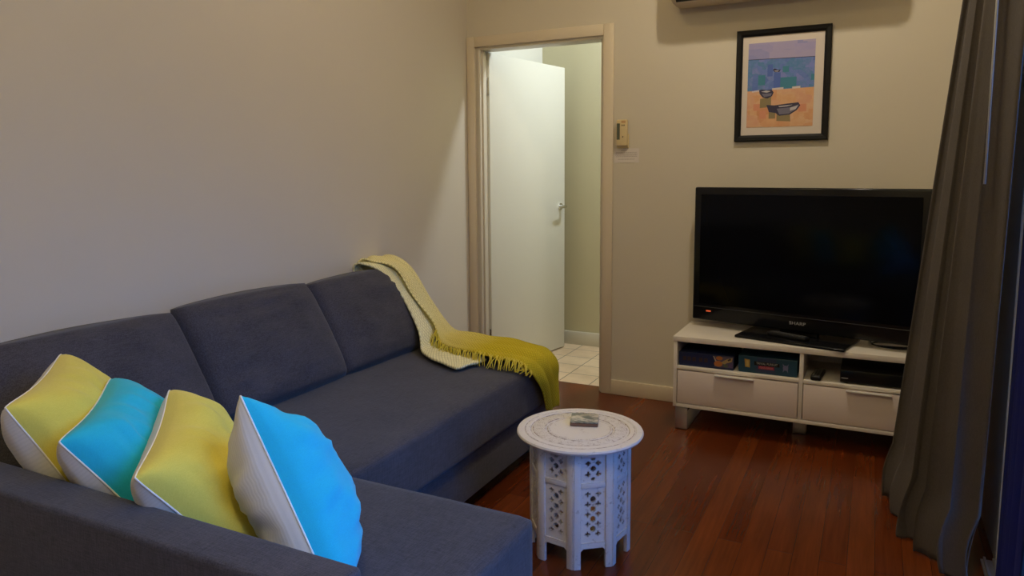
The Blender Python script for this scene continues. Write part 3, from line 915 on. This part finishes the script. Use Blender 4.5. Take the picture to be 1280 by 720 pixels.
flat([(1.594, 0.389), (1.599, 0.389), (1.612, 0.366), (1.606, 0.364)], cream, 'artwork_shape', g1, yf - 0.0007)
flat(ell(1.625, 0.381, 0.016, 0.010), orange, 'artwork_shape', g1, yf - 0.0007)
flat(ell(1.620, 0.353, 0.020, 0.0145), orange, 'artwork_shape', g1, yf - 0.0007)
flat([(1.634, 0.362), (1.662, 0.380), (1.688, 0.388), (1.684, 0.368), (1.660, 0.360), (1.648, 0.350)], ochre, 'artwork_shape', g1, yf - 0.0007)
flat([(1.644, 0.355), (1.662, 0.352), (1.668, 0.340), (1.650, 0.339)], grn, 'artwork_shape', g1, yf - 0.0010)
flat([(1.668, 0.340), (1.688, 0.339), (1.688, 0.362), (1.676, 0.356)], purple, 'artwork_shape', g1, yf - 0.0010)
flat([(1.664, 0.376), (1.678, 0.386), (1.682, 0.378), (1.668, 0.370)], rust, 'artwork_shape', g1, yf - 0.0013)
for x in (1.455, 1.478, 1.502, 1.535, 1.560):     # blurred, unreadable brown lettering
    flat([(x - 0.008, 0.352), (x - 0.008, 0.372), (x + 0.008, 0.374), (x + 0.009, 0.354)], rust, 'faded_lettering', g1, yf)
g2 = thing('board_game', 'teal board game box with a small yellow card emblem beside the navy box', 'board game', (1.848, -0.27, 0.3255), 0, 'board games in the left shelf')
obj('box_base', bx(1.7165, 1.980, -0.395, -0.16, 0.3257, 0.352, bev=0.001), tealm, g2)
obj('box_lid', bx(1.715, 1.9815, -0.397, -0.158, 0.332, 0.406, bev=0.0015), tealm, g2)
yf = -0.3972
flat([(1.80, 0.404), (1.795, 0.333), (1.885, 0.333), (1.888, 0.404)], plain('deep_blue_ink', (0.03, 0.05, 0.12), 0.5), 'artwork_panel', g2, yf)
flat([(1.743, 0.392), (1.768, 0.389), (1.769, 0.351), (1.747, 0.353)], plain('amber_ink', (0.50, 0.30, 0.05), 0.5), 'amber_card', g2, yf, 'amber yellow card emblem')
flat([(1.750, 0.386), (1.762, 0.385), (1.763, 0.357), (1.752, 0.358)], plain('pale_amber_ink', (0.62, 0.45, 0.14), 0.5), 'card_mark', g2, yf - 0.0008)
flat([(1.788, 0.385), (1.902, 0.383), (1.904, 0.366), (1.788, 0.366)], M['black'], 'title_bar', g2, yf - 0.0007, 'black title bar')
text('title_lettering', 'TRIVIAL PURSUIT', 0.0145, plain('white_ink', (0.5, 0.5, 0.46), 0.5), Matrix.Translation((1.846, yf - 0.0016, 0.3755)) @ FR, g2, xs=0.88)
flat([(1.808, 0.365), (1.878, 0.364), (1.880, 0.349), (1.808, 0.350)], plain('crimson_ink', (0.40, 0.03, 0.07), 0.5), 'edition_bar', g2, yf - 0.0007, 'crimson edition bar')
text('edition_lettering', 'Family Edition', 0.0135, plain('pink_ink', (0.65, 0.30, 0.30), 0.5), Matrix.Translation((1.844, yf - 0.0016, 0.357)) @ FR, g2, xs=0.8)
lil = plain('lilac_ink', (0.20, 0.20, 0.40), 0.5)
flat(ell(1.930, 0.366, 0.012, 0.012), lil, 'artwork_shape', g2, yf)
for s in (-1, 1):
    flat([(1.930 + s * 0.004, 0.376), (1.930 + s * 0.014, 0.386), (1.930 + s * 0.010, 0.372)], lil, 'artwork_shape', g2, yf)
    flat([(1.930 + s * 0.004, 0.356), (1.930 + s * 0.012, 0.344), (1.930 + s * 0.010, 0.360)], lil, 'artwork_shape', g2, yf)

# ------------------------------------------------------------------ framed picture
PX0, PX1, PZ0, PZ1 = 1.600, 2.047, 1.441, 1.998
pic = thing('framed_picture', 'beach painting of rowing boats in a black frame above the television', 'picture', ((PX0 + PX1) / 2, 0, PZ0))
bm = bmesh.new(); fwd_ = 0.030
def ring_profile():
    w = 0.031
    outer = [(PX0, PZ0), (PX1, PZ0), (PX1, PZ1), (PX0, PZ1)]
    levels = [(0.0, -0.001), (0.0, -0.019), (0.004, -0.023), (0.020, -0.021), (w, -0.014), (w, -0.001)]
    rings = []
    for ins, y in levels:
        rings.append([bm.verts.new((x + (ins if x == PX0 else -ins), y, z + (ins if z == PZ0 else -ins))) for x, z in outer])
    for a1, b1 in zip(rings, rings[1:] + rings[:1]):
        for k in range(4): bm.faces.new((a1[k], a1[(k + 1) % 4], b1[(k + 1) % 4], b1[k]))
ring_profile()
obj('frame', bm, M['frameblack'], pic)
obj('mount', bx(PX0 + 0.0305, PX1 - 0.0305, -0.009, -0.002, PZ0 + 0.0305, PZ1 - 0.0305), M['mat'], pic, label='off-white mount board')
# print area
AX0, AX1, AZ0, AZ1 = PX0 + 0.0585, PX1 - 0.072, PZ0 + 0.0700, PZ1 - 0.0655
PW, PH = AX1 - AX0, AZ1 - AZ0
def U(u, v): return (AX0 + u * PW, AZ1 - v * PH)
def painted(name, stops, sc=(9, 1, 9)):
    m, nt, b = mat_base(name)
    v = coords(nt, scale=sc)
    vo = N(nt, 'ShaderNodeTexVoronoi', distance='CHEBYCHEV'); nt.links.new(v, vo.inputs['Vector']); vo.inputs['Scale'].default_value = 3.2
    s = N(nt, 'ShaderNodeSeparateColor'); nt.links.new(vo.outputs['Color'], s.inputs[0])
    f = math_n(nt, 'ADD', math_n(nt, 'MULTIPLY', s.outputs[0], 0.6), math_n(nt, 'MULTIPLY', noise_n(nt, v, 5, 4), 0.4))
    nt.links.new(ramp(nt, f, stops), b.inputs['Base Color']); b.inputs['Roughness'].default_value = 0.75
    return m
seam_ = painted('sea_paint', [(0.2, (0.10, 0.17, 0.48)), (0.45, (0.15, 0.22, 0.55)), (0.6, (0.08, 0.21, 0.42)), (0.8, (0.20, 0.23, 0.56))])
skym = painted('sky_paint', [(0.2, (0.27, 0.27, 0.52)), (0.5, (0.36, 0.32, 0.54)), (0.8, (0.42, 0.36, 0.50))], (3, 1, 6))
sandm = painted('sand_paint', [(0.2, (0.60, 0.27, 0.13)), (0.45, (0.66, 0.36, 0.19)), (0.6, (0.68, 0.42, 0.25)), (0.8, (0.64, 0.33, 0.21))], (5, 1, 6))
art = obj('print', bx(AX0, AX1, -0.0098, -0.0091, AZ0, AZ1), skym, pic, label='sky, sea and sand in loose brush patches')
def pf(uv, mat, name, lv, par=art): return flat([U(*p) for p in uv], mat, name, par, -0.0098 - lv * 0.0002, d=0.0002)
ink_ = plain('dark_navy_paint', (0.035, 0.03, 0.07), 0.7); hull = plain('slate_paint', (0.16, 0.15, 0.22), 0.7); hull2 = plain('pale_paint', (0.50, 0.47, 0.50), 0.7)
teal_ = plain('teal_paint', (0.05, 0.21, 0.32), 0.7); bl_ = plain('mid_blue_paint', (0.08, 0.14, 0.46), 0.7); ol_ = plain('olive_shadow_paint', (0.26, 0.20, 0.10), 0.7); pk_ = plain('coral_paint', (0.64, 0.27, 0.16), 0.7)
pf([(0, .19), (1, .20), (1, .56), (0, .575)], seam_, 'painted_sea', 0)
pf([(0, .188), (1, .198), (1, .204), (0, .194)], ink_, 'painted_horizon', 2)
pf([(0, .565), (1, .55), (1, 1), (0, 1)], sandm, 'painted_sand', 1)
for q in ([(.07, .565), (.2, .552), (.2, .572), (.07, .58)], [(.38, .54), (.55, .535), (.55, .558), (.38, .562)], [(.68, .535), (.80, .53), (.80, .555), (.68, .558)]):
    pf(q, plain('surf_paint', (0.62, 0.55, 0.55), 0.7), 'painted_surf', 2)
for (u0, u1, v0, v1, mm) in ((.16, .27, .38, .50, teal_), (.53, .62, .29, .36, teal_), (.50, .74, .42, .55, teal_), (.40, .50, .36, .54, bl_), (.30, .38, .26, .40, bl_), (.95, 1.0, .40, .47, teal_)):
    pf([(u0, v0), (u1, v0), (u1, v1), (u0, v1)], mm, 'painted_patch', 1)
# small far boat
pf([(.38, .325), (.41, .31), (.46, .33), (.50, .325), (.48, .355), (.41, .355)], ink_, 'painted_boat', 3)
pf([(.40, .335), (.47, .338), (.46, .348), (.42, .347)], hull2, 'painted_boat_side', 4)
# shadows
pf([(.20, .66), (.37, .64), (.37, .76), (.20, .77)], ol_, 'painted_shadow', 2)
pf([(.34, .81), (.44, .81), (.44, .90), (.34, .90)], ol_, 'painted_shadow', 2)
pf([(.46, .85), (.66, .85), (.67, .94), (.46, .93)], ol_, 'painted_shadow', 2)
for (u0, u1, v0, v1) in ((.10, .20, .72, .80), (.20, .30, .80, .9), (.78, .90, .74, .83)):
    pf([(u0, v0), (u1, v0), (u1, v1), (u0, v1)], pk_, 'painted_patch', 2)
# left boat
pf([(.18, .555), (.22, .55), (.30, .56), (.37, .555), (.405, .59), (.38, .635), (.31, .66), (.24, .645), (.19, .60)], ink_, 'painted_boat', 3)
pf([(.21, .575), (.29, .565), (.36, .575), (.30, .59)], hull2, 'painted_boat_inside', 4)
pf([(.22, .60), (.38, .60), (.36, .63), (.26, .64)], hull, 'painted_boat_side', 4)
# big boat
pf([(.30, .735), (.42, .745), (.60, .73), (.78, .72), (.81, .755), (.76, .81), (.66, .86), (.50, .87), (.44, .835), (.34, .82)], ink_, 'painted_boat', 3)
pf([(.46, .785), (.66, .775), (.79, .745), (.75, .80), (.64, .85), (.50, .855)], hull, 'painted_boat_side', 4)
pf([(.66, .78), (.78, .755), (.74, .80), (.66, .815)], hull2, 'painted_boat_highlight', 5)
pf([(.48, .755), (.70, .745), (.62, .762), (.50, .768)], hull2, 'painted_boat_inside', 5)

# ------------------------------------------------------------------ air conditioner
AX_0, AX_1, AZ_0, AZ_1 = 1.292, 2.275, 2.135, 2.42
ac = thing('air_conditioner', 'cream wall-mounted split air conditioner above the picture', 'air conditioner', ((AX_0 + AX_1) / 2, 0, AZ_0))
prof = [(0.0, AZ_0 + 0.012), (-0.03, AZ_0 + 0.002), (-0.12, AZ_0), (-0.165, AZ_0 + 0.010), (-0.190, AZ_0 + 0.032), (-0.198, AZ_0 + 0.07), (-0.198, AZ_1 - 0.04), (-0.185, AZ_1 - 0.012), (-0.15, AZ_1), (0.0, AZ_1)]
bm = bmesh.new(); poly(bm, [(AX_0, y, z) for y, z in prof], (1, 0, 0), AX_1 - AX_0)
bmesh.ops.recalc_face_normals(bm, faces=bm.faces[:])
bmesh.ops.bevel(bm, geom=[e for e in bm.edges if abs(e.verts[0].co.x - e.verts[1].co.x) < 1e-5 and (e.verts[0].co.y < -0.001 or e.verts[1].co.y < -0.001)], offset=0.014, segments=3, affect='EDGES')
obj('casing', bm, M['ac'], ac, 'auto')
bm = bmesh.new()
poly(bm, [(AX_0 + 0.03, y, z) for y, z in [(-0.172, AZ_0 + 0.006), (-0.196, AZ_0 + 0.026), (-0.199, AZ_0 + 0.030), (-0.174, AZ_0 + 0.010)]], (1, 0, 0), AX_1 - AX_0 - 0.06)
obj('outlet_slot', bm, M['slot'], ac, label='dark air outlet line')
bm = bmesh.new()
poly(bm, [(AX_0 + 0.034, y, z) for y, z in [(-0.128, AZ_0 - 0.002), (-0.168, AZ_0 + 0.006), (-0.168, AZ_0 + 0.010), (-0.128, AZ_0 + 0.003)]], (1, 0, 0), AX_1 - AX_0 - 0.068)
obj('louvre', bm, M['ac'], ac)
bm = bmesh.new(); box(bm, AX_0 + 0.02, AX_1 - 0.02, -0.2005, -0.198, AZ_0 + 0.075, AZ_1 - 0.045, bev=0.001)
obj('front_grille', bm, M['ac'], ac)

# remote in its wall cradle and the note below it
rc = thing('air_conditioner_remote', 'yellowed handset with a narrow grey display in its wall cradle beside the doorway', 'remote control', (0.992, 0, 1.42))
obj('cradle', bx(0.961, 1.031, -0.012, -0.0005, 1.421, 1.50, bev=0.004, seg=3), M['ivory'], rc, 'auto')
obj('case', bx(0.964, 1.028, -0.032, -0.0125, 1.432, 1.577, bev=0.007, seg=3), M['ivory'], rc, 'auto')
obj('display', bx(0.968, 0.986, -0.0332, -0.0321, 1.467, 1.556, bev=0.0004), M['lcd'], rc, label='narrow dark grey display')
for x, z in ((0.999, 1.545), (1.010, 1.545), (1.003, 1.482)):
    bm = bmesh.new(); box(bm, x - 0.003, x + 0.003, -0.0336, -0.0321, z - 0.004, z + 0.004, bev=0.0006)
    obj('button', bm, M['btn'], rc, label='small brown button')
obj('pad_label', bx(0.994, 1.018, -0.0330, -0.0321, 1.557, 1.571), plain('tan_print', (0.50, 0.30, 0.14), 0.5), rc)
note = thing('paper_note', 'small white printed paper note taped to the wall under the handset', 'note', (1.016, 0, 1.34))
obj('sheet', bx(0.945, 1.088, -0.0016, -0.0006, 1.340, 1.4185), M['paper'], note)
bm = bmesh.new()
rng = random.Random(5)
for z, x0, x1 in ((1.4075, 0.985, 1.02), (1.3965, 0.955, 1.076), (1.389, 0.952, 1.078), (1.3815, 0.952, 1.078), (1.374, 0.954, 1.078), (1.359, 0.968, 1.062)):
    x = x0
    while x < x1:
        w = rng.uniform(0.004, 0.012); box(bm, x, min(x + w, x1), -0.0019, -0.00165, z - 0.0015, z + 0.0015); x += w + 0.002
obj('printed_lines', bm, M['ink'], note, kind='stuff', label='lines of tiny illegible print')

# ------------------------------------------------------------------ curtains
def curtain_bm(top, bot, zt, n, amp_t, amp_b, nu=220, nv=70, seed=0.0, zb=lambda s: 0.008, pud=None, power=1.0):
    """top, bot: lists of (x,y) path points, fabric falls between them"""
    def path(pts, s):
        k = s * (len(pts) - 1); i = min(int(k), len(pts) - 2); f = k - i
        f = f
        a1, b1 = Vector(pts[i]), Vector(pts[i + 1])
        return a1.lerp(b1, f), (b1 - a1).normalized()
    rows = []
    for j in range(nv + 1):
        t = j / nv       # 0 bottom
        row = []
        for i in range(nu + 1):
            s = i / nu
            pt, dt = path(top, s); pb, db = path(bot, s)
            k = t ** power
            P = pb.lerp(pt, k); d = (db.lerp(dt, k)).normalized(); nn = Vector((-d.y, d.x))
            amp = amp_b * (1 - k) + amp_t * k
            ph = 2 * PI * n * (s + 0.025 * math.sin(7 * s + seed) + 0.02 * math.sin(17 * s + seed * 2 + 1.5 * t))
            wv = math.sin(ph) + 0.25 * math.sin(2 * ph + 1 + seed)
            am = amp * (0.75 + 0.5 * noise.noise(Vector((s * 5, seed, 0.3 * t))))
            P = P + nn * am * wv + d * am * 0.35 * math.sin(2 * ph)
            z = zb(s) * (1 - t) + zt * t
            v3 = Vector((P.x, P.y, z))
            if pud: v3 = pud(v3, s, t, ph)
            row.append(v3)
        rows.append(row)
    bm = bmesh.new(); grid_surface(bm, rows); return bm
M['curtain'] = weave('grey_curtain_fabric', (0.078, 0.066, 0.060), (0.120, 0.104, 0.096), 800, bstr=0.12, sheen=0.05)
m, nt, b = mat_base('blue_lit_lining_fabric')
b.inputs['Base Color'].default_value = (0.012, 0.014, 0.024, 1); b.inputs['Roughness'].default_value = 0.9
tl = N(nt, 'ShaderNodeBsdfTranslucent'); tl.inputs['Color'].default_value = (0.045, 0.10, 0.27, 1)  # blue window light is put into the cloth's own colour
mx = N(nt, 'ShaderNodeMixShader'); mx.inputs[0].default_value = 0.45
nt.links.new(b.outputs[0], mx.inputs[1]); nt.links.new(tl.outputs[0], mx.inputs[2])
nt.links.new(mx.outputs[0], nt.nodes['Material Output'].inputs['Surface'])
M['sheer'] = m
top = [(2.602, -0.70), (2.61, -0.88), (2.61, -1.10), (2.615, -1.46)]
bot = [(2.405, -0.72), (2.42, -0.92), (2.445, -1.12), (2.505, -1.28), (2.585, -1.42)]
def pud(v, s, t, ph):
    if t < 0.09:
        k = 1 - t / 0.09
        # fabric breaks on the floor and rolls outwards
        v = v + Vector((-0.022 * math.sin(PI * k * 0.8) - 0.008 * k * math.sin(ph * 2.3 + 30 * t), -0.008 * math.cos(ph * 2.0 + 5 * t) * k, 0))
        v.z = max(0.006, v.z - 0.02 * k + 0.016 * k * (1 + math.sin(ph * 1.3 + 1)) * 0.6)
    v.y = v.y
    return v
bm = curtain_bm(top, bot, 2.42, 5.2, 0.032, 0.050, seed=1.2, nv=110, pud=pud)
cur = thing('curtain', 'heavy grey fabric curtain gathered beside the television and pooling on the floor', 'curtain', (2.5, -1.0, 0), 0, 'curtains at the glass door')
o = obj('drape', bm, M['curtain'], cur, True)
sm = o.modifiers.new('thickness', 'SOLIDIFY'); sm.thickness = 0.002
top2 = [(2.655, -1.52), (2.645, -1.70), (2.64, -2.02)]
bot2 = [(2.650, -1.52), (2.635, -1.72), (2.62, -2.02)]
bm = curtain_bm(top2, bot2, 2.42, 7.0, 0.020, 0.024, seed=4.0)
cur2 = thing('curtain', 'narrow dark blue-lit curtain hanging at the right edge against the glass door', 'curtain', (2.62, -1.6, 0), 0, 'curtains at the glass door')
o = obj('drape', bm, M['sheer'], cur2, True)
sm = o.modifiers.new('thickness', 'SOLIDIFY'); sm.thickness = 0.002
wand = bmesh.new(); tube(wand, [(2.545, -1.50, 1.25), (2.545, -1.50, 2.42)], 0.0035, 8)
tag(obj('curtain_wand', wand, plain('pale_plastic_wand', (0.6, 0.62, 0.66), 0.4), None, True), 'thin pale plastic wand hanging beside the large grey curtain', 'curtain wand')
rail = thing('curtain_rail', 'slim white curtain rail fixed above the glass door', 'rail', (2.62, -2.3, 2.42))
obj('track', bx(2.52, 2.655, -3.9, -0.62, 2.425, 2.45, bev=0.003), M['doorpaint'], rail, 'auto')

# ------------------------------------------------------------------ lights
def disc(name, loc, power, col, size=0.09, spread=PI):
    l = bpy.data.lights.new(name, 'AREA'); l.shape = 'DISK'; l.size = size; l.energy = power; l.color = col; l.spread = spread
    o = link(bpy.data.objects.new(name, l)); o.location = loc
    return o
WARM = (1.0, 0.79, 0.44)
disc('ceiling_lamp', (1.80, -0.97, 2.96), 14, (1.0, 0.88, 0.68))
def bulb(name, loc, power, col, r=0.05):
    l = bpy.data.lights.new(name, 'POINT'); l.energy = power; l.color = col; l.shadow_soft_size = r
    o = link(bpy.data.objects.new(name, l)); o.location = loc
bulb('unseen_bulb', (1.00, -1.6, 2.90), 9, (1.0, 0.74, 0.34))  # unseen point light, place and power tuned for wall brightness
bulb('unseen_bulb', (1.90, -3.6, 2.60), 29, (1.0, 0.82, 0.43))  # unseen fill light, added to brighten the back wall and cabinet
disc('hall_lamp', (1.2, 0.60, 2.95), 26, (0.84, 0.92, 1.0), 0.2)

# dusk sky: deep blue
w = bpy.data.worlds.new('dusk_sky'); bpy.context.scene.world = w; w.use_nodes = True
nt = w.node_tree; bg = nt.nodes['Background']
tc = N(nt, 'ShaderNodeTexCoord'); sp = N(nt, 'ShaderNodeSeparateXYZ')
nt.links.new(tc.outputs['Generated'], sp.inputs[0])
nt.links.new(ramp(nt, sp.outputs[2], [(0.0, (0.004, 0.012, 0.04)), (0.12, (0.008, 0.025, 0.08)), (0.34, (0.09, 0.32, 0.95)), (1.0, (0.10, 0.34, 1.0))]), bg.inputs['Color'])
bg.inputs['Strength'].default_value = 8.0

vs = bpy.context.scene.view_settings
bpy.context.scene.display_settings.display_device = 'sRGB'
vs.view_transform = 'Standard'; vs.look = 'None'; vs.gamma = 1.0; vs.use_curve_mapping = False
vs.exposure = 0.0
